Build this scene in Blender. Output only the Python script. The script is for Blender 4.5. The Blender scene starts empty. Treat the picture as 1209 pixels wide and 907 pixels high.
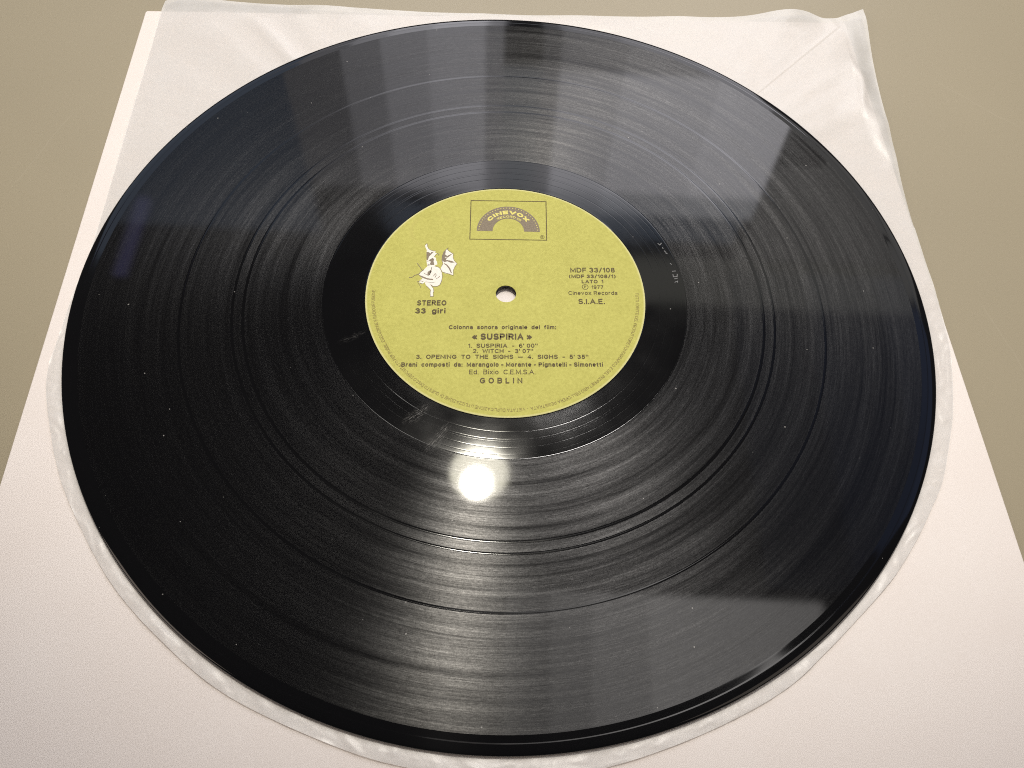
import bpy, bmesh, math, random
from mathutils import Vector, Matrix, noise
random.seed(7)
C = bpy.context.scene
COL = C.collection
MM = 0.001
PI = math.pi

# ------------------------------------------------------------------ camera
F_PX, CAM_H, CAM_D, YAW, PITCH, ROLL = 985.514, 240.767, 174.927, 0.0245526, 1.049568, 0.0675393
cam_data = bpy.data.cameras.new('camera')
cam_data.sensor_fit = 'HORIZONTAL'; cam_data.sensor_width = 36.0
cam_data.lens = F_PX/1209*36.0
cam_data.clip_start = 0.01; cam_data.clip_end = 50
cam = bpy.data.objects.new('camera', cam_data); COL.objects.link(cam)
POS = Vector((0, -CAM_D, CAM_H))
FW = Vector((math.sin(YAW)*math.cos(PITCH), math.cos(YAW)*math.cos(PITCH), -math.sin(PITCH)))
R0 = Vector((math.cos(YAW), -math.sin(YAW), 0)); U0 = R0.cross(FW)
RT = math.cos(ROLL)*R0 + math.sin(ROLL)*U0
UP = -math.sin(ROLL)*R0 + math.cos(ROLL)*U0
mw = Matrix((RT, UP, -FW)).transposed().to_4x4(); mw.translation = POS*MM
cam.matrix_world = mw
C.camera = cam

# ------------------------------------------------------------------ world, lamps, exposure
W = bpy.data.worlds.new('World'); C.world = W; W.use_nodes = True
bg = W.node_tree.nodes['Background']
bg.inputs['Color'].default_value = (.84, .89, 1.0, 1); bg.inputs['Strength'].default_value = 0.05
C.view_settings.view_transform = 'Standard'; C.view_settings.look = 'None'
C.cycles.use_denoising = False; C.cycles.filter_width = 1.05
C.cycles.sample_clamp_direct = 8.0; C.cycles.sample_clamp_indirect = 3.0
C.view_settings.exposure = 0.0; C.view_settings.gamma = 1.0

def area(name, loc, aim, sx, sy, radiance, color, shape='RECTANGLE', spread=180):
    d = bpy.data.lights.new(name, 'AREA'); d.shape = shape
    d.size = sx; d.size_y = sy; d.color = color; d.spread = math.radians(spread)
    a = sx*sy if shape == 'RECTANGLE' else PI*sx*sx/4
    d.energy = radiance*PI*a
    o = bpy.data.objects.new(name, d); COL.objects.link(o)
    o.location = loc
    v = Vector(aim)-Vector(loc)
    o.rotation_euler = v.to_track_quat('-Z', 'Y').to_euler()
    return o
# round ceiling downlight and the paler ring of its fitting
def spot(name, loc, aim, watts, radius, color, cone, blend):
    d = bpy.data.lights.new(name, 'SPOT'); d.energy = watts; d.color = color; d.shadow_soft_size = radius
    d.spot_size = math.radians(cone); d.spot_blend = blend
    o = bpy.data.objects.new(name, d); COL.objects.link(o); o.location = loc
    o.rotation_euler = (Vector(aim)-Vector(loc)).to_track_quat('-Z', 'Y').to_euler()
spot('ceiling_lamp', (-.061, .775, 2.0), (.02, .212, 0), 105, .037, (1, .945, .85), 21.4, .50)
# unseen inferred lamp, frosted and wide; dim light added to lift the left grooves
spot('ceiling_lamp_frosted', (.145, 1.20, 2.0), (.05, .22, 0), 56, .112, (1, .96, .92), 20.6, .55)
area('left_groove_fill', (-.205, 1.22, 2.0), (-.205, 1.22, 0), .15, .22, 15, (1, .96, .90))
area('ceiling_lamp_ring', (-.055, .835, 2.06), (-.055, .835, 0), .175, .175, 30, (1, .95, .76), 'DISK')
# daylight from the window opposite, cool; the left pane is dimmer
def pane(name, x0, x1, z0, z1, radiance, color):
    area(name, ((x0+x1)/2, 2.5, (z0+z1)/2), ((x0+x1)/2, 0, (z0+z1)/2), x1-x0, z1-z0, radiance, color)
COOL, BLUE = (.96, .94, 1), (.62, .76, 1)
for x0, x1, L in ((.10, .17, 2.0), (.17, .42, 4.6), (.42, .80, 5.8), (.80, 1.14, 6.6)):
    pane('window_lamp', x0, x1, 1.96, 2.62, L, COOL)
    pane('window_lamp', x0, x1, .88, 1.96, L*.4, COOL)
    pane('window_lamp', x0, x1, 2.62, 2.76, L*.55, (.9, .92, 1))
for x0, x1, L in ((-.12, -.05, 2.2), (-.34, -.12, 4.3), (-.52, -.34, 3.4), (-.68, -.52, 2.2), (-.92, -.68, 1.0)):
    pane('window_lamp_dim', x0, x1, .88, 2.66, L, COOL)
pane('window_lamp_top', -.6, 1.1, 2.76, 2.94, .9, BLUE)
# lit wall on either side of the window and the strip above it
for x0, x1, z0, z1 in ((1.15, 1.36, 2.40, 3.05), (1.15, 1.36, 1.35, 2.06), (1.36, 2.05, 1.35, 3.05), (2.09, 2.85, 1.35, 3.05)):
    pane('wall_lamp_right', x0, x1, z0, z1, .85, (1, .97, .94))
area('window_gap_fill', (.025, 2.5, 2.3), (.025, 0, 2.3), .15, .7, 1.9, (.9, .93, 1))  # strip light added to fill the dark gap between the panes
area('wall_lamp_left', (-1.77, 2.5, 2.0), (-1.77, 0, 2.0), 1.7, 2.0, .74, (.60, .74, 1))
area('wall_lamp_strip', (1.5, 2.5, 3.26), (1.5, 0, 3.26), 1.9, .4, .8, (1, .98, .86))
# bright ceiling panel seen low in the record
for x0, x1, L in ((-.14, .04, .6), (.04, .16, 1.4), (.16, .27, 2.3), (.27, .42, 3.2), (.42, .9, 4.2)):
    area('ceiling_panel_lamp', ((x0+x1)/2, .28, 2.0), ((x0+x1)/2, .28, 0), x1-x0, .38, L, (1, .96, .93))
for x0, x1, L in ((.75, 1.0, .10), (1.0, 1.25, .20), (1.25, 1.6, .32), (1.6, 2.2, .42)):
    area('ceiling_glow_right', ((x0+x1)/2, 1.05, 2.0), ((x0+x1)/2, 1.05, 0), x1-x0, 1.1, L, (.34, .50, 1))
area('ceiling_panel_mid', (.16, .27, 2.0), (.16, .27, 0), .14, .40, 2.4, (1, .96, .92))
area('ceiling_panel_dim', (-.03, .24, 2.0), (-.03, .24, 0), .22, .46, 1.0, (1, .88, .82))
area('violet_streak_lamp', (-1.27, 1.62, 2.0), (-1.27, 1.62, 0), .05, .34, 1.2, (.45, .42, 1))  # thin light added to draw a violet streak on the record
# unseen warm fill lights added behind and beside the viewer
area('fill_lamp', (1.15, -.55, 1.1), (0.05, 0.0, 0), .8, .8, 1.0, (1, .85, .72))
area('fill_lamp_far', (-1.7, -.7, 1.1), (0, .05, 0), .9, .9, 2.5, (1, .83, .70))

# ------------------------------------------------------------------ node helpers
def mat(name):
    m = bpy.data.materials.new(name); m.use_nodes = True
    nt = m.node_tree; nt.nodes.clear()
    return m, nt
def N(nt, typ, ins=None, **kw):
    n = nt.nodes.new(typ)
    for k, v in kw.items(): setattr(n, k, v)
    for k, v in (ins or {}).items():
        if isinstance(v, bpy.types.NodeSocket): nt.links.new(v, n.inputs[k])
        else: n.inputs[k].default_value = v
    return n
def M_(nt, op, a, b=None, c=None, clamp=False):
    ins = {0: a}
    if b is not None: ins[1] = b
    if c is not None: ins[2] = c
    return N(nt, 'ShaderNodeMath', ins, operation=op, use_clamp=clamp).outputs[0]
def remap(nt, v, a, b, c, d, smooth=False):
    n = N(nt, 'ShaderNodeMapRange', {0: v, 1: a, 2: b, 3: c, 4: d})
    if smooth: n.interpolation_type = 'SMOOTHSTEP'
    return n.outputs[0]
def objco(nt):
    tc = N(nt, 'ShaderNodeTexCoord')
    return N(nt, 'ShaderNodeVectorMath', {0: tc.outputs['Object'], 1: (1000, 1000, 1000)}, operation='MULTIPLY').outputs[0]  # mm
def ntex(nt, vec, scale, detail=2, rough=.5, dim='3D'):
    return N(nt, 'ShaderNodeTexNoise', {'Vector': vec, 'Scale': scale, 'Detail': detail, 'Roughness': rough}, noise_dimensions=dim).outputs['Fac']
def mixcol(nt, f, a, b):
    n = N(nt, 'ShaderNodeMix', {0: f}, data_type='RGBA')
    for i, v in ((6, a), (7, b)):
        if isinstance(v, bpy.types.NodeSocket): nt.links.new(v, n.inputs[i])
        else: n.inputs[i].default_value = v
    return n.outputs[2]
def out(nt, sh): N(nt, 'ShaderNodeOutputMaterial', {'Surface': sh})

# ------------------------------------------------------------------ materials
def vinyl(name, kind):
    """black vinyl; kind: 'track' carries the cut grooves, 'plain' is the smooth vinyl"""
    m, nt = mat(name)
    co = objco(nt)
    sep = N(nt, 'ShaderNodeSeparateXYZ', {0: co})
    x, y = sep.outputs[0], sep.outputs[1]
    r = M_(nt, 'SQRT', M_(nt, 'ADD', M_(nt, 'MULTIPLY', x, x), M_(nt, 'MULTIPLY', y, y)))
    ct, st = M_(nt, 'DIVIDE', x, r), M_(nt, 'DIVIDE', y, r)
    # dust and hairs lying on the vinyl
    v1 = N(nt, 'ShaderNodeTexVoronoi', {'Vector': co, 'Scale': .085}, feature='F1', voronoi_dimensions='2D')
    dot = M_(nt, 'LESS_THAN', v1.outputs['Distance'], remap(nt, N(nt, 'ShaderNodeSeparateColor', {0: v1.outputs['Color']}).outputs[1], 0, 1, .006, .022))
    pick = M_(nt, 'GREATER_THAN', N(nt, 'ShaderNodeSeparateColor', {0: v1.outputs['Color']}).outputs[0], .87)
    dust = M_(nt, 'MULTIPLY', dot, pick)
    # scuffs near the label
    sc = None
    for (px, py, rx, ry, ang, amt) in SCUFFS:
        rel = N(nt, 'ShaderNodeVectorMath', {0: co, 1: (px, py, 0)}, operation='SUBTRACT').outputs[0]
        rel = N(nt, 'ShaderNodeVectorMath', {0: rel, 1: (1, 1, 0)}, operation='MULTIPLY').outputs[0]
        rot = N(nt, 'ShaderNodeVectorRotate', {0: rel, 'Angle': -ang}, rotation_type='Z_AXIS').outputs[0]
        wob = N(nt, 'ShaderNodeTexNoise', {'Vector': rot, 'Scale': .22, 'Detail': 2})
        rw = N(nt, 'ShaderNodeVectorMath', {0: rot, 1: N(nt, 'ShaderNodeVectorMath', {0: wob.outputs['Color'], 'Scale': 5.0}, operation='SCALE').outputs[0]}, operation='ADD').outputs[0]
        rw = N(nt, 'ShaderNodeVectorMath', {0: rw, 1: (2.5, 2.5, 2.5)}, operation='SUBTRACT').outputs[0]
        q = N(nt, 'ShaderNodeVectorMath', {0: rw, 1: (1/rx, 1/ry, 0)}, operation='MULTIPLY').outputs[0]
        d = N(nt, 'ShaderNodeVectorMath', {0: q}, operation='LENGTH').outputs['Value']
        near = remap(nt, d, 1.0, .15, 0, amt, True)
        st_ = N(nt, 'ShaderNodeVectorMath', {0: rot, 1: (.35, 2.6, 1)}, operation='MULTIPLY').outputs[0]
        g = remap(nt, ntex(nt, st_, 1.1, 5, .75), .50, .72, 0, 1)
        k = M_(nt, 'MULTIPLY', near, g)
        sc = k if sc is None else M_(nt, 'ADD', sc, k, clamp=True)
    marks = M_(nt, 'ADD', M_(nt, 'MULTIPLY', dust, .5), sc, clamp=True)
    base = mixcol(nt, marks, (.0035, .0033, .0036, 1), (.45, .435, .41, 1))
    dif = N(nt, 'ShaderNodeBsdfDiffuse', {'Color': base}).outputs[0]
    fres = N(nt, 'ShaderNodeFresnel', {'IOR': 1.52 if kind == 'track' else 1.46}).outputs[0]
    # slow unevenness of the pressing
    warp = ntex(nt, co, .012, 2, .4)
    if kind == 'plain':
        polar = N(nt, 'ShaderNodeCombineXYZ', {0: M_(nt, 'MULTIPLY', ct, 1.5), 1: M_(nt, 'MULTIPLY', st, 1.5), 2: M_(nt, 'MULTIPLY', r, 1.3)}).outputs[0]
        lines = ntex(nt, polar, 1.0, 3, .6)
        bump = N(nt, 'ShaderNodeBump', {'Strength': .004, 'Distance': .0002, 'Height': lines}).outputs[0]
        gl = N(nt, 'ShaderNodeBsdfGlossy', {'Color': (1, 1, 1, 1), 'Roughness': remap(nt, ntex(nt, co, .05, 3), .3, .7, .05, .09), 'Normal': bump}).outputs[0]
        base_sh = N(nt, 'ShaderNodeMixShader', {0: fres, 1: dif, 2: gl}).outputs[0]
        tan = N(nt, 'ShaderNodeTangent', direction_type='RADIAL', axis='Z').outputs[0]
        an = N(nt, 'ShaderNodeBsdfAnisotropic', {'Color': (.0003, .0003, .0003, 1), 'Roughness': .26, 'Anisotropy': .88, 'Tangent': tan}).outputs[0]
        sh = N(nt, 'ShaderNodeAddShader', {0: base_sh, 1: an}).outputs[0]
        out(nt, sh); return m
    # grooves: light is spread along the radius
    pol1 = N(nt, 'ShaderNodeCombineXYZ', {0: M_(nt, 'MULTIPLY', ct, .8), 1: M_(nt, 'MULTIPLY', st, .8), 2: M_(nt, 'MULTIPLY', r, .42)}).outputs[0]
    bands = ntex(nt, pol1, 1.0, 5, .66)                   # loud and quiet passages
    pol2 = N(nt, 'ShaderNodeCombineXYZ', {0: M_(nt, 'MULTIPLY', ct, 70), 1: M_(nt, 'MULTIPLY', st, 70), 2: M_(nt, 'MULTIPLY', r, 3.4)}).outputs[0]
    dash = ntex(nt, pol2, 1.0, 2, .6)                     # the cut itself, short dashes along the groove
    grain = ntex(nt, co, 2.6, 3, .8)
    b1 = remap(nt, bands, .30, .70, .25, 1.25)
    pol3 = N(nt, 'ShaderNodeCombineXYZ', {0: M_(nt, 'MULTIPLY', ct, 5), 1: M_(nt, 'MULTIPLY', st, 5), 2: M_(nt, 'MULTIPLY', r, 2.6)}).outputs[0]
    turns = ntex(nt, pol3, 1.0, 4, .75)                   # fine unbroken turns
    d1 = M_(nt, 'MULTIPLY', remap(nt, turns, .32, .70, .58, 1.48), remap(nt, dash, .30, .72, .72, 1.3))
    g1 = remap(nt, grain, .30, .70, .6, 1.42)
    k = M_(nt, 'MULTIPLY', M_(nt, 'MULTIPLY', b1, d1), g1)
    acol = N(nt, 'ShaderNodeVectorMath', {0: (.0042, .0040, .0037), 'Scale': k}, operation='SCALE').outputs[0]
    tan = N(nt, 'ShaderNodeTangent', direction_type='RADIAL', axis='Z').outputs[0]
    an = N(nt, 'ShaderNodeBsdfAnisotropic', {'Color': acol, 'Roughness': .22, 'Anisotropy': .70, 'Tangent': tan}, distribution='BECKMANN').outputs[0]
    awide = N(nt, 'ShaderNodeVectorMath', {0: (.0090, .0090, .0091), 'Scale': k}, operation='SCALE').outputs[0]
    anw = N(nt, 'ShaderNodeBsdfAnisotropic', {'Color': awide, 'Roughness': .265, 'Anisotropy': .63, 'Tangent': tan}, distribution='BECKMANN').outputs[0]
    # sparkle of single groove walls, only a little
    spark = remap(nt, dash, .66, .80, 0, .0008)
    an2 = N(nt, 'ShaderNodeBsdfGlossy', {'Color': N(nt, 'ShaderNodeCombineColor', {0: spark, 1: spark, 2: spark}).outputs[0], 'Roughness': .55}).outputs[0]
    gl = N(nt, 'ShaderNodeBsdfGlossy', {'Color': (.8, .8, .8, 1), 'Roughness': remap(nt, warp, .3, .7, .044, .062)}, distribution='BECKMANN').outputs[0]
    base_sh = N(nt, 'ShaderNodeMixShader', {0: M_(nt, 'MULTIPLY', fres, remap(nt, bands, .3, .7, .62, .38)), 1: dif, 2: gl}).outputs[0]
    sh = N(nt, 'ShaderNodeAddShader', {0: N(nt, 'ShaderNodeAddShader', {0: base_sh, 1: an}).outputs[0], 1: N(nt, 'ShaderNodeAddShader', {0: anw, 1: an2}).outputs[0]}).outputs[0]
    out(nt, sh); return m

SCUFFS = [(-27, -49.5, 6.5, 2.6, .75, .8), (-19.5, -57.5, 8.5, 2.4, 1.0, .8), (-8, -55, 7, 3, .5, .3), (-51.5, -21, 6, 1.6, .5, .3), (-12, -60, 5, 1.5, 1.2, .35)]
VT = vinyl('grooved_vinyl', 'track'); VP = vinyl('smooth_vinyl', 'plain')

def paper_label_mat():
    m, nt = mat('yellow_label_paper'); co = objco(nt)
    f = ntex(nt, co, .9, 4, .7); big = ntex(nt, co, .12, 3, .6)
    k = M_(nt, 'ADD', M_(nt, 'MULTIPLY', f, .75), M_(nt, 'MULTIPLY', big, .25))
    col = mixcol(nt, remap(nt, k, .32, .68, 0, 1), (.418, .394, .076, 1), (.548, .522, .122, 1))
    sep = N(nt, 'ShaderNodeSeparateXYZ', {0: co})
    r = N(nt, 'ShaderNodeVectorMath', {0: N(nt, 'ShaderNodeCombineXYZ', {0: sep.outputs[0], 1: sep.outputs[1]}).outputs[0]}, operation='LENGTH').outputs['Value']
    # pressing ring and a rubbed circle
    ring = remap(nt, M_(nt, 'ABSOLUTE', M_(nt, 'SUBTRACT', r, 15.5)), 0, .7, 1, 0)
    edge = remap(nt, r, 48.7, 49.4, 0, 1)
    d = N(nt, 'ShaderNodeVectorMath', {0: co, 1: (-28, 27, 1.9)}, operation='DISTANCE').outputs['Value']
    rub = remap(nt, M_(nt, 'ABSOLUTE', M_(nt, 'SUBTRACT', d, 8.0)), 0, 1.3, .35, 0)
    rub = M_(nt, 'MULTIPLY', rub, remap(nt, big, .4, .6, 0, 1))
    col = mixcol(nt, rub, col, (.46, .40, .10, 1))
    col = mixcol(nt, M_(nt, 'MULTIPLY', edge, .6), col, (.82, .78, .45, 1))
    h = M_(nt, 'ADD', M_(nt, 'MULTIPLY', f, .35), M_(nt, 'MULTIPLY', ring, .5))
    b = N(nt, 'ShaderNodeBump', {'Strength': .25, 'Distance': .0002, 'Height': h}).outputs[0]
    p = N(nt, 'ShaderNodeBsdfPrincipled', {'Base Color': col, 'Roughness': .62, 'Specular IOR Level': .3, 'Normal': b})
    out(nt, p.outputs[0]); return m
def ink(name, c, c2=None):
    m, nt = mat(name); co = objco(nt)
    f = ntex(nt, co, 1.6, 3, .7)
    col = mixcol(nt, remap(nt, f, .35, .7, 0, 1), c, c2 or tuple(min(1, v*1.45) for v in c[:3])+(1,))
    p = N(nt, 'ShaderNodeBsdfPrincipled', {'Base Color': col, 'Roughness': .6, 'Specular IOR Level': .25})
    out(nt, p.outputs[0]); return m
LABEL = paper_label_mat()
INK = ink('brown_ink', (.080, .058, .019, 1)); INK_PALE = ink('pale_brown_ink', (.22, .175, .05, 1))
INK_GREY = ink('grey_brown_ink', (.19, .152, .105, 1)); INK_WHITE = ink('white_ink', (.80, .76, .66, 1), (.88, .85, .77, 1))
INK_YELLOW = ink('unprinted_yellow', (.70, .62, .16, 1), (.76, .69, .2, 1))

def table_mat():
    m, nt = mat('beige_laminate'); co = objco(nt)
    big = ntex(nt, co, .006, 3, .55); fine = ntex(nt, co, 1.4, 3, .75)
    col = mixcol(nt, remap(nt, big, .3, .7, 0, 1), (.308, .265, .179, 1), (.336, .289, .196, 1))
    col = mixcol(nt, remap(nt, fine, .3, .7, 0, .22), col, (.34, .29, .20, 1))
    # faint straight scratches
    s = None
    for (ax, ay, bx, by, w) in ((183, 128, 215, 100, .35), (-190, 40, -178, 85, .3), (174, 10, 186, -35, .3), (192, -5, 200, -12, .8), (-205, -20, -196, 20, .25)):
        L = math.hypot(bx-ax, by-ay); dx, dy = (bx-ax)/L, (by-ay)/L
        t = N(nt, 'ShaderNodeVectorMath', {0: N(nt, 'ShaderNodeVectorMath', {0: co, 1: (ax, ay, 0)}, operation='SUBTRACT').outputs[0], 1: (dx, dy, 0)}, operation='DOT_PRODUCT').outputs['Value']
        q = N(nt, 'ShaderNodeVectorMath', {0: N(nt, 'ShaderNodeVectorMath', {0: co, 1: (ax, ay, 0)}, operation='SUBTRACT').outputs[0], 1: (-dy, dx, 0)}, operation='DOT_PRODUCT').outputs['Value']
        q = M_(nt, 'ADD', q, M_(nt, 'MULTIPLY', M_(nt, 'SUBTRACT', ntex(nt, co, .05, 2), .5), 4))
        k = M_(nt, 'MULTIPLY', remap(nt, M_(nt, 'ABSOLUTE', q), 0, w, 1, 0), M_(nt, 'MULTIPLY', remap(nt, t, 0, 6, 0, 1), remap(nt, t, L-6, L, 1, 0)))
        s = k if s is None else M_(nt, 'ADD', s, k, clamp=True)
    col = mixcol(nt, M_(nt, 'MULTIPLY', s, .08), col, (.62, .56, .45, 1))
    b = N(nt, 'ShaderNodeBump', {'Strength': .08, 'Distance': .0004, 'Height': ntex(nt, co, .35, 3, .6)}).outputs[0]
    p = N(nt, 'ShaderNodeBsdfPrincipled', {'Base Color': col, 'Roughness': .42, 'Specular IOR Level': .4, 'Normal': b})
    out(nt, p.outputs[0]); return m
def card_mat():
    m, nt = mat('white_card'); co = objco(nt)
    big = ntex(nt, co, .02, 3, .6); fine = ntex(nt, co, .8, 4, .7)
    col = mixcol(nt, remap(nt, big, .3, .7, 0, 1), (.80, .728, .68, 1), (.83, .768, .725, 1))
    col = mixcol(nt, remap(nt, fine, .35, .7, 0, .35), col, (.76, .69, .635, 1))
    b = N(nt, 'ShaderNodeBump', {'Strength': .12, 'Distance': .0003, 'Height': fine}).outputs[0]
    p = N(nt, 'ShaderNodeBsdfPrincipled', {'Base Color': col, 'Roughness': .55, 'Specular IOR Level': .35, 'Normal': b})
    out(nt, p.outputs[0]); return m
def film_mat():
    m, nt = mat('milky_film'); co = objco(nt)
    w = ntex(nt, co, .10, 3, .55); f = ntex(nt, co, .5, 3, .6)
    b = N(nt, 'ShaderNodeBump', {'Strength': .18, 'Distance': .0012, 'Height': M_(nt, 'ADD', w, M_(nt, 'MULTIPLY', f, .22))}).outputs[0]
    col = (.895, .873, .845, 1)
    d = N(nt, 'ShaderNodeBsdfDiffuse', {'Color': col, 'Normal': b}).outputs[0]
    t = N(nt, 'ShaderNodeBsdfTranslucent', {'Color': col, 'Normal': b}).outputs[0]
    dt = N(nt, 'ShaderNodeMixShader', {0: .3, 1: d, 2: t}).outputs[0]
    tr = N(nt, 'ShaderNodeBsdfTransparent', {'Color': (.97, .97, .965, 1)}).outputs[0]
    body = N(nt, 'ShaderNodeMixShader', {0: remap(nt, w, .3, .7, .66, .78), 1: tr, 2: dt}).outputs[0]
    g = N(nt, 'ShaderNodeBsdfGlossy', {'Color': (1, 1, 1, 1), 'Roughness': .34, 'Normal': b}).outputs[0]
    fr = N(nt, 'ShaderNodeFresnel', {'IOR': 1.45, 'Normal': b}).outputs[0]
    out(nt, N(nt, 'ShaderNodeMixShader', {0: fr, 1: body, 2: g}).outputs[0]); return m
TABLE, CARD, FILM = table_mat(), card_mat(), film_mat()

# ------------------------------------------------------------------ object helpers
def link(name, verts, faces, material, parent=None, smooth=False, origin=(0, 0, 0)):
    """verts in mm (scene frame); origin in mm"""
    me = bpy.data.meshes.new(name)
    me.from_pydata([((v[0]-origin[0])*MM, (v[1]-origin[1])*MM, (v[2]-origin[2])*MM) for v in verts], [], faces)
    me.update()
    if smooth: me.polygons.foreach_set('use_smooth', [True]*len(me.polygons))
    me.materials.append(material)
    o = bpy.data.objects.new(name, me); COL.objects.link(o)
    if parent is not None: o.parent = parent
    else: o.location = [c*MM for c in origin]
    return o
def tag(o, label, cat):
    o['label'] = label; o['category'] = cat; return o
def lathe(name, prof, material, parent, origin, seg=360, closed=False):
    vs, fs = [], []
    n = len(prof)
    for i in range(seg):
        a = 2*PI*i/seg; c, s = math.cos(a), math.sin(a)
        vs += [(r*c, r*s, z) for r, z in prof]
    m = n if closed else n-1
    for i in range(seg):
        j = (i+1) % seg
        for k in range(m):
            l = (k+1) % n
            fs.append((i*n+k, i*n+l, j*n+l, j*n+k))
    return link(name, vs, fs, material, parent, True, origin)
# ------------------------------------------------------------------ structure: the tabletop
Z_TABLE, Z_CARD, Z_FILM = -3.9, -2.3, -2.1
bm = bmesh.new()
bmesh.ops.create_cube(bm, size=1)
for v in bm.verts: v.co = Vector((v.co.x*1.8, v.co.y*1.1+.05, v.co.z*.03-.015))
bmesh.ops.bevel(bm, geom=list(bm.edges), offset=.003, segments=3, affect='EDGES', profile=.5)
me = bpy.data.meshes.new('tabletop'); bm.to_mesh(me); bm.free(); me.materials.append(TABLE)
top = bpy.data.objects.new('tabletop', me); COL.objects.link(top); top.location = (0, 0, Z_TABLE*MM)
top['kind'] = 'structure'
top['label'] = 'beige laminate tabletop with faint scratches'

# ------------------------------------------------------------------ white card sleeve
def card():
    ux = Vector((1, .053, 0)).normalized(); uy = Vector((-ux.y, ux.x, 0))
    tl = Vector((-164.6, 145.8, 0)); w, h = 313.8, 314.0
    cx = tl+ux*w/2-uy*h/2
    bm = bmesh.new(); bmesh.ops.create_cube(bm, size=1)
    t = Z_CARD-Z_TABLE
    for v in bm.verts: v.co = Vector((v.co.x*w, v.co.y*h, (v.co.z+.5)*t))
    corner = [e for e in bm.edges if abs(e.verts[0].co.z-e.verts[1].co.z) > t*.5]
    bmesh.ops.bevel(bm, geom=corner, offset=1.2, segments=3, affect='EDGES', profile=.5)
    edges = [e for e in bm.edges if e.is_manifold and e.calc_face_angle(0) > .8]
    bmesh.ops.bevel(bm, geom=edges, offset=.45, segments=3, affect='EDGES', profile=.5)
    for v in bm.verts: v.co = v.co*MM
    me = bpy.data.meshes.new('card_sleeve'); bm.to_mesh(me); bm.free(); me.materials.append(CARD)
    o = bpy.data.objects.new('card_sleeve', me); COL.objects.link(o)
    o.location = (cx.x*MM, cx.y*MM, Z_TABLE*MM); o.rotation_euler = (0, 0, math.atan2(ux.y, ux.x))
    return tag(o, 'plain white square card sleeve lying on the beige tabletop under the record', 'record sleeve'), ux, uy, tl, w
cardo, UX, UY, TL, CW = card()

# ------------------------------------------------------------------ milky film sleeve with a rounded lower end
OUT = [(-157.8, 153.4), (-155.8, 115), (-153.8, 76.4), (-152.2, 45), (-150.8, 13.8), (-151.4, -6), (-150.9, -23.7), (-150.6, -36.8), (-148.8, -45.5), (-144.2, -57.3), (-137.2, -72.3), (-128.6, -86.0),
       (-111.5, -107.4), (-92.6, -123.8), (-70.4, -138.1), (-39.2, -149.7), (-18, -154.2), (6, -155.6), (30, -152.6), (56.8, -143.6), (81.1, -131.5), (96.7, -119.1), (118.0, -99.0), (128.5, -86.2), (137.0, -73.4),
       (142.6, -63.7), (147.8, -50.3), (152.0, -37.3), (156.0, -17.2), (156.9, 0), (156.1, 29.0), (155.3, 54.1), (155.4, 81.4), (156.4, 116.3), (157.2, 145), (158.0, 171.1),
       (150.2, 166.8), (140.0, 164.2), (131.0, 168.9), (117.1, 167.2), (99.1, 162.2), (71.8, 159.4), (41, 157.6), (10.4, 156.3), (-18, 155.4), (-42.8, 155.0), (-80.7, 154.9), (-125.9, 156.0), (-150, 157)]
CORNERS = {0, 35}
def catmull(pts, per):
    n = len(pts); res = []
    for i in range(n):
        p0, p1, p2, p3 = (Vector(pts[(i+k-1) % n]) for k in range(4))
        if i in CORNERS: p0 = p1*2-p2
        if (i+1) % n in CORNERS: p3 = p2*2-p1
        for k in range(per):
            t = k/per
            res.append(.5*((2*p1)+(-p0+p2)*t+(2*p0-5*p1+4*p2-p3)*t*t+(-p0+3*p1-3*p2+p3)*t**3))
    return res
def seg_dist(p, pl):
    best = 1e9; tt = 0; acc = 0; tot = sum((Vector(b)-Vector(a)).length for a, b in zip(pl, pl[1:]))
    for a, b in zip(pl, pl[1:]):
        a, b = Vector(a), Vector(b); d = b-a
        t = max(0, min(1, (p-a).dot(d)/d.dot(d)))
        q = (p-a-d*t).length
        if q < best: best, tt = q, (acc+t*d.length)/tot
        acc += d.length
    return best, tt
CREASES = [([(-84, 155), (-99, 143), (-112, 126), (-121, 112), (-133, 90)], 1.5, 5.0),
           ([(-118, 152), (-131, 130), (-140, 110)], .5, 7.0),
           ([(66, 159), (88, 150), (104, 136), (112, 126)], .55, 7.5),
           ([(96, 162), (110, 146), (127, 126)], .45, 8.0),
           ([(140.5, 165), (145.2, 137.1), (148.6, 110.5), (152.0, 86.0), (154.0, 66)], 1.25, 3.4),
           ([(120, 118), (134, 104), (142, 84)], .5, 7.0),
           ([(-30, 156), (-10, 151.5), (14, 153)], .4, 3.0)]
def sm(a, b, v):
    t = max(0, min(1, (v-a)/(b-a))); return t*t*(3-2*t)
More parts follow.
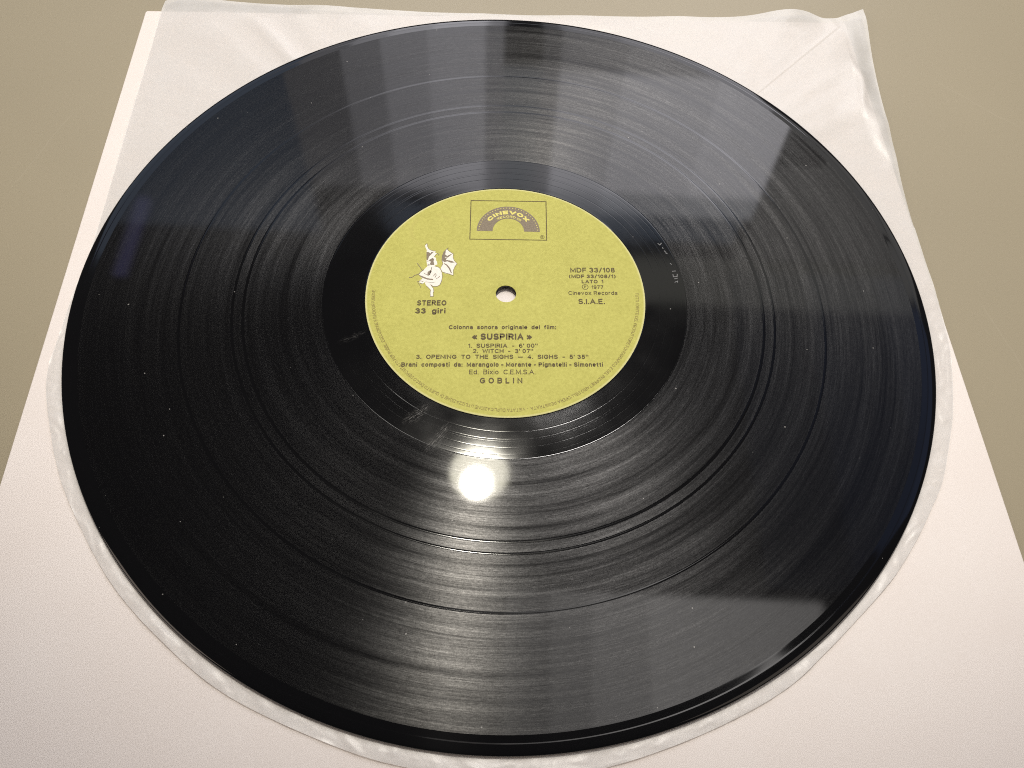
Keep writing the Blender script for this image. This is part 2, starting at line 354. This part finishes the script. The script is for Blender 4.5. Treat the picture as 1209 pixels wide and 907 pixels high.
def film_z(p, edge):
    r = p.length
    if r < 146: return Z_FILM
    z = Z_FILM
    q = Vector((p.x-TL.x, p.y-TL.y, 0))
    over = max(-(-UY.dot(q)), 0)                 # beyond the card's top edge
    right = UX.dot(q)-CW
    z -= .9*sm(0, 9, over) + .5*sm(0, 5, right)
    k = sm(149.5, 153, r)
    if p.y > 20:
        kk = sm(149, 158, r)
        for pl, h, w in CREASES:
            d, t = seg_dist(p+Vector((noise.noise(Vector((p.x*.06, p.y*.06, 5.0))), noise.noise(Vector((p.x*.06, p.y*.06, 9.0)))))*5, pl)
            z += kk*h*math.exp(-(d/w)**2)*math.sin(PI*min(1, max(.08, .08+t*.9)))
        z += kk*.9*(noise.noise(Vector((p.x*.035, p.y*.035, 1.7)))+.35)
        if p.x > 130 and p.y > 120: z += 2.2*sm(0, 30, p.y-135)*sm(0, 12, p.x-143)
        z += 1.6*math.exp(-((p.x-124)/10)**2)*sm(150, 168, p.y)
    else:
        a = math.atan2(p.y, p.x)
        n1 = noise.noise(Vector((math.cos(a)*26, math.sin(a)*26, r*.10)))
        n2 = noise.noise(Vector((math.cos(a)*60, math.sin(a)*60, r*.35+4)))
        ww = noise.noise(Vector((p.x*.08, p.y*.08, 3)))*3
        rd = 1-abs(noise.noise(Vector((p.x*.13+ww, p.y*.13-ww, 8))))
        z += k*(.10+.20*n1+.20*max(0, rd-.72)/.28*(.4+max(0, n2+.3)))
        z += .25*k*sm(.97, 1, edge)
    if over <= 0 and right < .5: z = max(z, Z_CARD+.10+.25*max(0, z-Z_CARD+.2))
    return max(z, Z_TABLE+.25)
def film():
    per = 18; pts = catmull(OUT, per); n = len(pts)
    S = [0, .5, .85]+[.93+.07*i/26 for i in range(27)]
    S = sorted(set(S))
    vs, fs = [], []
    for s in S:
        for p in pts:
            if s == 0: q = p*.02
            else: q = p*s
            vs.append((q.x, q.y, film_z(q, s)))
    # upper corners need rows further in: handled by dense outer rows
    for i in range(len(S)-1):
        for j in range(n):
            k = (j+1) % n
            fs.append((i*n+j, i*n+k, (i+1)*n+k, (i+1)*n+j))
    o = link('film_sleeve', vs, fs, FILM, None, True, (0, 0, Z_FILM))
    me = o.data; bm = bmesh.new(); bm.from_mesh(me)
    bmesh.ops.recalc_face_normals(bm, faces=bm.faces)
    if bm.faces[0].normal.z < 0: bmesh.ops.reverse_faces(bm, faces=bm.faces)
    bm.to_mesh(me); bm.free()
    return tag(o, 'translucent milky film sleeve with rounded end between the white card and the record', 'inner sleeve')
film()

# ------------------------------------------------------------------ the record
Z_BASE = -1.9
rec = bpy.data.objects.new('vinyl_record', None); COL.objects.link(rec)
rec.empty_display_size = .05; rec.location = (0, 0, Z_BASE*MM)
tag(rec, 'black vinyl record with a yellow paper label, lying on the milky film sleeve', 'vinyl record')
O = (0, 0, Z_BASE)
ZG = -.13
lead = [(145.3, ZG), (145.9, ZG-.03), (147.2, ZG-.125), (147.35, ZG-.13), (147.5, ZG-.115), (147.65, ZG-.12), (148.5, ZG-.20), (149.3, ZG-.31), (149.9, -.56), (150.3, -.76), (150.5, -.95), (150.42, -1.25), (150.1, -1.55), (149.5, -1.8), (148.6, -1.9)]
prof = [(3.65, -1.9), (3.65, -.16), (3.75, -.1), (20, -.1), (49.8, -.1), (50.1, -.3), (53, -.6), (145.2, -.6), (148.6, -.75), (148.6, -1.9), (100, -1.9), (50, -1.9)]
bead = [(49.6, -.125), (50.1, -.127), (50.5, ZG+.001), (51.6, ZG+.002), (53.1, ZG)]
disc = lathe('disc', prof, VP, rec, O, 512, closed=True)
lathe('label_surround', bead, VP, rec, O, 512)
lathe('rim', lead, VP, rec, O, 720)
# run-out area with the widely spaced turns of the run-out groove
ro = [(53.1, ZG), (53.3, ZG)]
for rr, w, d in ((54.6, .16, .05), (57.3, .14, .04), (58.0, .10, .02), (60.2, .14, .045), (62.6, .16, .04)):
    ro += [(rr-w-.06, ZG), (rr-w, ZG), (rr, ZG-d*.16), (rr+w, ZG), (rr+w+.06, ZG)]
ro += [(63.5, ZG), (63.7, ZG)]
lathe('run_out_area', ro, VP, rec, O, 512)
def gap(a, b):
    m = (a+b)/2
    lathe('track_gap', [(a, ZG), (a+.05, ZG), (m-.13, ZG-.002), (m-.10, ZG-.003), (m, ZG-.012), (m+.10, ZG-.003), (m+.13, ZG-.002), (b-.05, ZG), (b, ZG)], VP, rec, O, 512)
def band(a, b):
    n = max(3, int((b-a)/2))
    lathe('track_band', [(a+(b-a)*i/n, ZG) for i in range(n+1)], VT, rec, O, 360)
GAPS = [(63.7, 64.5), (90.9, 91.9), (94.7, 95.6), (112.3, 113.2)]
edges = [64.5, 90.9, 91.9, 94.7, 95.6, 112.3, 113.2, 145.3]
for a, b in GAPS: gap(a, b)
for i in range(0, 8, 2): band(edges[i], edges[i+1])

# ------------------------------------------------------------------ the paper label and its print
lab = lathe('paper_label', [(3.6, -.095), (3.62, -.02), (3.72, 0), (10, 0), (20, 0), (30, 0), (40, 0), (49.1, 0), (49.4, -.02), (49.5, -.095)], LABEL, rec, O, 256)
LROT = math.radians(2.3)
def _arc(cx, cy, rx, ry, a0, a1, n=None):
    n = n or max(4, int(abs(a1-a0)/22))
    return [(cx+rx*math.cos(math.radians(a0+(a1-a0)*i/n)), cy+ry*math.sin(math.radians(a0+(a1-a0)*i/n))) for i in range(n+1)]
A_ = _arc
def _S(w, h):
    return A_(w/2, h*.75, w*.46, h*.25, 25, 270, 10)[:-1]+A_(w/2, h*.25, w*.5, h*.25, 90, -155, 10)
X = .73                                                     # x-height
GL = {                                                      # centre lines of a plain grotesque: (width, strokes), cap height 1
 'A': (.78, [[(0, 0), (.39, 1), (.78, 0)], [(.13, .34), (.65, .34)]]),
 'B': (.66, [[(.4, .53), (0, .53), (0, 1), (.38, 1)]+A_(.38, .765, .24, .235, 90, -90), [(0, .53), (0, 0), (.4, 0)]+A_(.4, .265, .26, .265, -90, 90)]),
 'C': (.74, [A_(.4, .5, .4, .5, 42, 318, 14)]),
 'D': (.72, [[(.3, 0), (0, 0), (0, 1), (.3, 1)]+A_(.3, .5, .42, .5, 90, -90, 12)]),
 'E': (.58, [[(.58, 1), (0, 1), (0, 0), (.58, 0)], [(0, .52), (.52, .52)]]),
 'F': (.54, [[(.54, 1), (0, 1), (0, 0)], [(0, .5), (.48, .5)]]),
 'G': (.76, [A_(.4, .5, .4, .5, 42, 330, 14)+[(.76, .46), (.44, .46)]]),
 'H': (.7, [[(0, 0), (0, 1)], [(.7, 0), (.7, 1)], [(0, .52), (.7, .52)]]),
 'I': (.0, [[(0, 0), (0, 1)]]), 'L': (.52, [[(0, 1), (0, 0), (.52, 0)]]),
 'J': (.5, [[(.5, 1), (.5, .3)]+A_(.25, .3, .25, .3, 0, -170)]),
 'M': (.84, [[(0, 0), (0, 1), (.42, .12), (.84, 1), (.84, 0)]]), 'N': (.7, [[(0, 0), (0, 1), (.7, 0), (.7, 1)]]),
 'O': (.8, [A_(.4, .5, .4, .5, 0, 360, 20)]), 'Q': (.8, [A_(.4, .5, .4, .5, 0, 360, 20), [(.5, .25), (.8, 0)]]),
 'P': (.62, [[(0, 0), (0, 1), (.36, 1)]+A_(.36, .73, .26, .27, 90, -90)+[(0, .46)]]),
 'R': (.66, [[(0, 0), (0, 1), (.38, 1)]+A_(.38, .75, .26, .25, 90, -90)+[(0, .5)], [(.36, .5), (.66, 0)]]),
 'S': (.64, [_S(.64, 1)]), 'T': (.64, [[(0, 1), (.64, 1)], [(.32, 1), (.32, 0)]]),
 'U': (.68, [[(0, 1), (0, .33)]+A_(.34, .33, .34, .33, 180, 360)+[(.68, 1)]]), 'V': (.74, [[(0, 1), (.37, 0), (.74, 1)]]),
 'W': (1.04, [[(0, 1), (.26, 0), (.52, .95), (.78, 0), (1.04, 1)]]), 'X': (.7, [[(0, 0), (.7, 1)], [(0, 1), (.7, 0)]]),
 'Y': (.7, [[(0, 1), (.35, .48), (.7, 1)], [(.35, .48), (.35, 0)]]), 'Z': (.62, [[(0, 1), (.62, 1), (0, 0), (.62, 0)]]),
 'a': (.5, [A_(.25, X*.72, .24, X*.28, 160, 0, 6)+[(.5, 0)], A_(.25, X*.3, .25, X*.3, 50, 310, 8)]),
 'c': (.5, [A_(.28, X/2, .28, X/2, 45, 315, 10)]), 'd': (.54, [A_(.27, X/2, .27, X/2, 0, 360, 14), [(.54, 1), (.54, 0)]]),
 'e': (.54, [[(.02, X*.5), (.54, X*.5)]+A_(.27, X/2, .27, X/2, 0, 310, 12)]),
 'f': (.3, [A_(.3, .8, .17, .2, 90, 180, 4)+[(.13, 0)], [(0, .68), (.3, .68)]]),
 'g': (.54, [A_(.27, X/2, .27, X/2, 0, 360, 14), [(.54, X), (.54, -.12)]+A_(.28, -.08, .26, .2, 0, -155, 6)]),
 'h': (.5, [[(0, 1), (0, 0)], [(0, .45)]+A_(.25, .45, .25, X-.45, 180, 0, 6)+[(.5, 0)]]),
 'i': (.0, [[(0, 0), (0, X-.1)], [(0, 1.0), (0, 1.05)]]), 'l': (.0, [[(0, 0), (0, 1)]]),
 'm': (.84, [[(0, X), (0, 0)], A_(.21, .45, .21, X-.45, 180, 0, 6)+[(.42, 0)], A_(.63, .45, .21, X-.45, 180, 0, 6)+[(.84, 0)]]),
 'n': (.5, [[(0, X), (0, 0)], A_(.25, .45, .25, X-.45, 180, 0, 6)+[(.5, 0)]]),
 'o': (.54, [A_(.27, X/2, .27, X/2, 0, 360, 16)]), 'p': (.54, [A_(.27, X/2, .27, X/2, 0, 360, 14), [(0, X), (0, -.28)]]),
 'r': (.3, [[(0, X), (0, 0)], A_(.3, .4, .3, X-.4, 180, 90, 4)]), 's': (.48, [_S(.48, X)]),
 't': (.28, [[(.12, .95), (.12, .14)]+A_(.26, .14, .14, .14, 180, 270, 4), [(0, .7), (.28, .7)]]),
 'u': (.5, [[(0, X), (0, .25)]+A_(.25, .25, .25, .25, 180, 360, 6), [(.5, X), (.5, 0)]]),
 'v': (.52, [[(0, X), (.26, 0), (.52, X)]]), 'x': (.5, [[(0, 0), (.5, X)], [(0, X), (.5, 0)]]),
 '0': (.56, [A_(.28, .5, .28, .5, 0, 360, 18)]), '1': (.22, [[(0, .78), (.22, 1), (.22, 0)]]),
 '2': (.56, [A_(.28, .72, .28, .28, 165, -35, 8)+[(0, 0), (.56, 0)]]),
 '3': (.56, [A_(.27, .75, .25, .25, 155, -90, 9), A_(.28, .26, .28, .27, 90, -160, 9)]),
 '4': (.6, [[(.44, 0), (.44, 1), (0, .28), (.6, .28)]]), '5': (.56, [[(.52, 1), (.1, 1), (.04, .5)]+A_(.27, .32, .29, .32, 125, -155, 9)]),
 '6': (.56, [A_(.3, .6, .3, .4, 60, 180, 6)+A_(.28, .3, .28, .3, 180, 540, 14)]), '7': (.56, [[(0, 1), (.56, 1), (.2, 0)]]),
 '8': (.56, [A_(.28, .76, .23, .24, 0, 360, 14), A_(.28, .26, .28, .27, 0, 360, 14)]),
 '9': (.56, [A_(.28, .7, .28, .3, 0, 360, 14), [(.56, .7)]+A_(.26, .4, .3, .4, 0, -120, 6)]),
 '.': (.0, [[(0, -.02), (0, .03)]]), ':': (.0, [[(0, -.02), (0, .03)], [(0, .62), (0, .67)]]), '-': (.34, [[(0, .4), (.34, .4)]]),
 '\u2014': (.9, [[(0, .4), (.9, .4)]]), '/': (.4, [[(0, -.05), (.4, 1.05)]]), "'": (.0, [[(0, 1.02), (0, .74)]]),
 '(': (.2, [A_(.34, .42, .34, .62, 125, 235, 6)]), ')': (.2, [A_(-.14, .42, .34, .62, 55, -55, 6)]),
 '\u00ab': (.56, [[(.26, .1), (.0, .38), (.26, .66)], [(.56, .1), (.3, .38), (.56, .66)]]),
 '\u00bb': (.56, [[(0, .1), (.26, .38), (0, .66)], [(.3, .1), (.56, .38), (.3, .66)]]),
}
def glyphs(text, bold=.15, spacing=.15):
    """text as flat strips, cap height 1; bold is the stroke weight"""
    vs, fs = [], []; x = 0
    for ch in text:
        if ch == ' ': x += .42; continue
        w, strokes = GL[ch]; 
        for st in strokes:
            pts = [(x+bold/2+p[0], bold/2+p[1]*(1-bold)) for p in st]
            op = not (len(pts) > 2 and abs(pts[0][0]-pts[-1][0])+abs(pts[0][1]-pts[-1][1]) < 1e-6)
            if op:                                          # square stroke ends
                for e, q in ((0, 1), (-1, -2)):
                    d = Vector(pts[e])-Vector(pts[q])
                    d = d.normalized()*bold*.38
                    pts[e] = (pts[e][0]+d.x, pts[e][1]+d.y)
            if len(pts) > 2 and abs(pts[0][0]-pts[-1][0])+abs(pts[0][1]-pts[-1][1]) < 1e-6: v, f = strip(pts[:-1], bold, True, 1)
            else: v, f = strip(pts, bold)
            n = len(vs); vs += v; fs += [tuple(i+n for i in q) for q in f]
        x += w+bold+spacing
    return vs, fs
def strip(pts, w, closed=False, miter=None):
    """a flat line of width w along pts, mitred at its corners"""
    n = len(pts); v, f = [], []
    for i, p in enumerate(pts):
        din = Vector(p)-Vector(pts[i-1]) if (closed or i) else None
        dout = Vector(pts[(i+1) % n])-Vector(p) if (closed or i < n-1) else None
        d1 = (din if din is not None and din.length > 1e-9 else dout).normalized()
        d2 = (dout if dout is not None and dout.length > 1e-9 else d1).normalized()
        t = d1+d2
        t = t.normalized() if t.length > 1e-6 else d1
        nn = Vector((-t.y, t.x)); k = max(.55, abs(nn.dot(Vector((-d1.y, d1.x)))))
        nn *= w/2/k
        v += [(p[0]+nn.x, p[1]+nn.y), (p[0]-nn.x, p[1]-nn.y)]
    for i in range(n if closed else n-1):
        j = (i+1) % n; f.append((2*i, 2*i+1, 2*j+1, 2*j))
    return v, f
CAP = 1.0
def rotL(x, y, a=LROT): return (x*math.cos(a)-y*math.sin(a), x*math.sin(a)+y*math.cos(a))
ZP = .03
def printed(parts, material, name='printed_text', z=ZP, parent=None):
    vs, fs = [], []
    for v, f in parts:
        n = len(vs); vs += v; fs += [tuple(i+n for i in q) for q in f]
    # all faces upward
    up = []
    for q in fs:
        a = sum(vs[q[i]][0]*vs[q[(i+1) % len(q)]][1]-vs[q[(i+1) % len(q)]][0]*vs[q[i]][1] for i in range(len(q)))
        up.append(q if a > 0 else q[::-1])
    par = list(range(len(vs)))                              # strokes that cross lie a few microns apart
    def root(i):
        while par[i] != i: par[i] = par[par[i]]; i = par[i]
        return i
    for q in up:
        for i in q[1:]: par[root(i)] = root(q[0])
    order = {}
    zz = [z+(order.setdefault(root(i), len(order)) % 5)*.004 for i in range(len(vs))]
    return link(name, [(v[0], v[1], h) for v, h in zip(vs, zz)], up, material, parent or lab, False, O)
def line(text, x0, x1, yb, cap, dy=0.0, bold=.15, material=None, spacing=.15, extra=None):
    vs, fs = glyphs(text, bold*1.12, spacing)
    a, b = min(v[0] for v in vs), max(v[0] for v in vs)
    sx, sy = (x1-x0)/(b-a), cap/CAP
    res = []
    for x, y in vs:
        X = x0+(x-a)*sx
        res.append(rotL(X, yb+y*sy+(X-(x0+x1)/2)/max(1e-6, x1-x0)*dy))
    parts = [(res, fs)]
    if extra: parts += extra
    return printed(parts, material or INK)
def ring2d(cx, cy, r0, r1, n=28):
    v = [rotL(cx+r*math.cos(2*PI*i/n), cy+r*math.sin(2*PI*i/n)) for i in range(n) for r in (r0, r1)]
    return v, [(2*i, 2*i+1, (2*i+3) % (2*n), (2*i+2) % (2*n)) for i in range(n)]
line('STEREO', -31.2, -20.9, -5.55, 2.3, .18, 0.21)
line('33  giri', -31.7, -21.1, -8.95, 2.3, .18, 0.22)
line('MDF 33/108', 23.3, 39.5, 10.0, 2.2, .32, 0.18)
line('(MDF 33/108/1)', 22.7, 39.6, 7.45, 1.65, .33, 0.21)
line('LATO  1', 27.2, 35.0, 5.16, 1.6, .15, 0.21)
line('P', 27.95, 28.75, 2.95, 1.15, 0, .17, extra=[ring2d(28.35, 3.5, .95, 1.17)])
line('1977', 30.6, 34.9, 2.7, 1.6, .08, 0.17)
line('Cinevox Records', 22.2, 39.8, .05, 1.7, .32, 0.15)
line('S.I.A.E.', 25.6, 35.0, -3.95, 2.3, .16, 0.19)
line('Colonna  sonora  originale  del  film:', -19.8, 17.3, -15.1, 1.75, .6, 0.21)
line('\u00ab SUSPIRIA \u00bb', -11.8, 9.0, -19.45, 2.65, .32, 0.23)
line("1.  SUSPIRIA  -  6' 00''", -12.95, 10.8, -22.65, 1.7, .36, 0.18)
line("2.  WITCH  -  3' 07''", -11.4, 9.2, -24.8, 1.7, .31, 0.18)
line("3.  OPENING  TO  THE  SIGHS  \u2014  4.  SIGHS  -  5' 35''", -30.4, 28.0, -27.1, 1.7, .85, 0.19)
line('Brani  composti  da:  Marangolo - Morante - Pignatelli - Simonetti', -35.2, 32.8, -30.2, 1.75, .96, 0.22)
line('Ed.  Bixio  C.E.M.S.A.', -12.4, 9.8, -33.15, 1.85, .3, 0.14)
line('GOBLIN', -8.8, 5.4, -36.7, 2.25, .19, .2, spacing=.62)

def arc_text(text, r, a0, a1, cap, bold, cx=0, cy=0, ky=1.0):
    """letters with their feet towards the centre, clockwise from a0 to a1 (degrees)"""
    vs, fs = glyphs(text, bold)
    lo, hi = min(v[0] for v in vs), max(v[0] for v in vs)
    res = []
    for x, y in vs:
        a = math.radians(a0+(a1-a0)*(x-lo)/(hi-lo)); rr = r+y*cap/CAP
        res.append(rotL(cx+rr*math.cos(a), cy+rr*math.sin(a)*ky))
    return res, fs
printed([arc_text("TUTTI I DIRITTI DEL PRODUTTORE FONOGRAFICO E DEL PROPRIETARIO DELL'OPERA REGISTRATA", 46.1, 1.5, -80.2, 1.2, .15),
         arc_text('- VIETATA DUPLICAZIONE UTILIZZAZIONE DI QUESTO DISCO DEPOSITATO PER PUBBL. ESECUZIONE E RADIODIFFUSIONE', 46.1, -81.2, -181, 1.2, .15)], INK_PALE)

# the maker's arch in its frame
def L_(vf): return [rotL(*p) for p in vf[0]], vf[1]
printed([L_(strip([(-13.15, 43.25), (15.35, 43.38), (15.12, 24.6), (-13.25, 24.5)], .34, True))], INK, 'logo_frame')
ACX, ACY, RO, RI = .95, 28.5, 11.75, 5.85
n = 48
av, af = [], []
for i in range(n+1):
    a = PI*i/n
    for r in (RI, RO): av.append(rotL(ACX+r*math.cos(a), ACY+r*math.sin(a)*(1.026 if r == RO else 1.05)))
for i in range(n): af.append((2*i, 2*i+1, 2*i+3, 2*i+2))
arch = printed([(av, af)], INK_GREY, 'logo_arch')
printed([arc_text('CINEVOX', 8.05, 147, 33, 1.75, .3, ACX, ACY, 1.03), arc_text('RECORD', 6.35, 127, 66, 1.0, .2, ACX, ACY, 1.04)] +
        [L_(strip([(ACX+r*math.cos(a), ACY+r*1.04*math.sin(a)) for a in [math.radians(62-i*2) for i in range(9)]], .16)) for r in (6.5, 6.85, 7.2)],
        INK_YELLOW, 'printed_text', ZP+.02)
dots = []
for i in range(30):
    a = math.radians(176-i*172/29); cx, cy = ACX+10.95*math.cos(a), ACY+10.95*1.03*math.sin(a)
    dots.append(([rotL(cx+.2*math.cos(k*PI/4), cy+.2*math.sin(k*PI/4)) for k in range(8)], [tuple(range(8))]))
dd = printed(dots, INK_YELLOW, 'logo_dots', ZP+.02)
printed([ring2d(13.5, 26.05, .68, .85), ], INK, 'registered_mark')
line('R', 13.2, 13.8, 25.7, .7, 0, .2)

# small printed emblem: a winged horned figure with a fiddle; traced outline in label millimetres
def px2lab(zx, zy):
    """emblem drawing units -> label plane mm"""
    px, py = 480+zx/12.1, 280+zy/12.1
    v = FW*F_PX+RT*(px-604.5)-UP*(py-453.5)
    t = -POS.z/v.z
    return (POS.x+t*v.x, POS.y+t*v.y)
def tri_fill(poly):
    from mathutils.geometry import tessellate_polygon
    return poly, [tuple(t) for t in tessellate_polygon([[Vector((p[0], p[1], 0)) for p in poly]])]
white = [
    [(262, 118), (292, 92), (300, 108), (292, 128), (310, 160), (345, 188), (400, 205), (422, 204), (404, 222), (440, 235), (412, 262), (398, 285), (424, 300), (418, 330), (436, 352), (440, 392), (415, 402), (398, 420), (300, 420), (290, 380), (285, 330), (292, 290), (284, 230), (290, 190), (272, 150)],
    [(300, 415), (400, 415), (450, 428), (486, 458), (506, 510), (512, 570), (500, 630), (478, 680), (440, 704), (385, 706), (340, 680), (300, 640), (270, 640), (230, 668), (180, 650), (190, 615), (230, 600), (206, 572), (180, 545), (200, 500), (250, 465)],
    [(270, 640), (320, 650), (350, 690), (384, 735), (388, 780), (378, 800), (384, 845), (340, 846), (338, 795), (345, 760), (318, 730), (282, 695), (262, 660)],
    [(500, 420), (520, 380), (505, 330), (510, 270), (535, 210), (575, 172), (600, 200), (640, 225), (668, 240), (664, 290), (680, 335), (722, 382), (690, 425), (668, 480), (664, 545), (600, 525), (550, 520), (515, 500), (488, 455)],
]
printed([tri_fill([px2lab(*p) for p in q]) for q in white], INK_WHITE, 'emblem', ZP)
shade = [
    [(285, 215), (315, 215), (345, 235), (352, 215), (390, 212), (345, 255), (318, 285), (306, 330), (286, 330)],
    [(320, 330), (370, 300), (392, 312), (385, 350), (398, 400), (360, 400), (330, 392), (348, 352)],
    [(505, 330), (512, 270), (538, 210), (562, 190), (552, 250), (580, 270), (540, 300), (590, 290), (560, 325), (600, 345), (570, 350), (540, 360)],
    [(560, 285), (620, 250), (660, 238), (625, 265), (590, 292)],
    [(575, 330), (640, 340), (690, 365), (640, 368), (590, 352)],
    [(540, 372), (585, 400), (625, 450), (650, 520), (632, 512), (605, 455), (570, 410), (536, 384)],
    [(300, 500), (345, 470), (360, 490), (330, 540), (300, 560)],
    [(170, 540), (215, 555), (300, 590), (380, 600), (375, 615), (300, 608), (220, 580)],
]
lines_ = [
    ([(150, 372), (190, 425), (225, 475)], 8), ([(35, 580), (80, 575), (120, 545), (165, 535), (205, 498), (250, 465)], 9),
    ([(160, 648), (190, 690), (208, 730)], 6), ([(150, 640), (200, 625), (240, 640)], 8), ([(185, 655), (230, 668)], 7),
    ([(262, 118), (292, 92), (300, 108), (310, 160), (345, 188), (422, 204)], 6), ([(440, 235), (462, 245), (460, 265)], 8), ([(395, 285), (420, 250), (440, 235)], 7),
    ([(400, 415), (450, 428), (486, 458), (506, 510), (512, 570), (500, 630), (478, 680), (440, 704), (385, 706), (340, 680)], 7),
    ([(282, 695), (318, 730), (345, 760), (338, 795), (340, 850), (384, 848), (378, 800), (388, 780), (384, 735), (350, 690)], 6),
    ([(500, 420), (520, 380), (505, 330), (510, 270), (535, 210), (575, 172), (600, 155)], 8),
    ([(575, 172), (640, 225), (668, 240), (664, 290), (680, 335), (722, 382), (690, 425), (668, 480), (668, 550), (600, 525), (515, 500)], 6),
    ([(385, 560), (410, 520), (425, 545), (405, 580)], 8), ([(425, 595), (455, 580), (475, 560)], 8), ([(250, 520), (285, 535), (320, 530)], 8),
    ([(290, 345), (345, 340), (350, 370)], 7), ([(300, 385), (330, 400), (300, 410)], 7), ([(270, 640), (330, 650), (400, 650)], 5), ([(360, 430), (350, 480), (330, 540)], 9),
]
sc_ = .049
printed([tri_fill([px2lab(*p) for p in q]) for q in shade]+[strip([px2lab(*p) for p in q], w*.026) for q, w in lines_], INK_GREY, 'emblem_linework', ZP+.02)
# hand-scratched matrix number in the run-out area
scr = []
def pixel(px, py, z=ZG):
    v = FW*F_PX+RT*(px-604.5)-UP*(py-453.5); t = (z-POS.z)/v.z
    return (POS.x+t*v.x, POS.y+t*v.y)
for s in ([(793.5, 320.5), (798, 320)], [(794.5, 324), (795, 327), (799.5, 326.5), (799.5, 323.5)], [(796, 329.5), (800, 328.5)], [(796.5, 333.5), (800, 332), (800, 333.8)], [(776.5, 287.5), (779, 289.5), (781, 287)], [(782, 292), (783, 294)], [(784, 296), (786.5, 298.5)], [(786, 299.5), (788, 299.5)], [(791, 311), (793, 312.5)]):
    scr.append(strip([pixel(*p) for p in s], .28))
printed(scr, ink('scratched_vinyl', (.16, .16, .16, 1)), 'scratched_number', ZG+.02, rec)
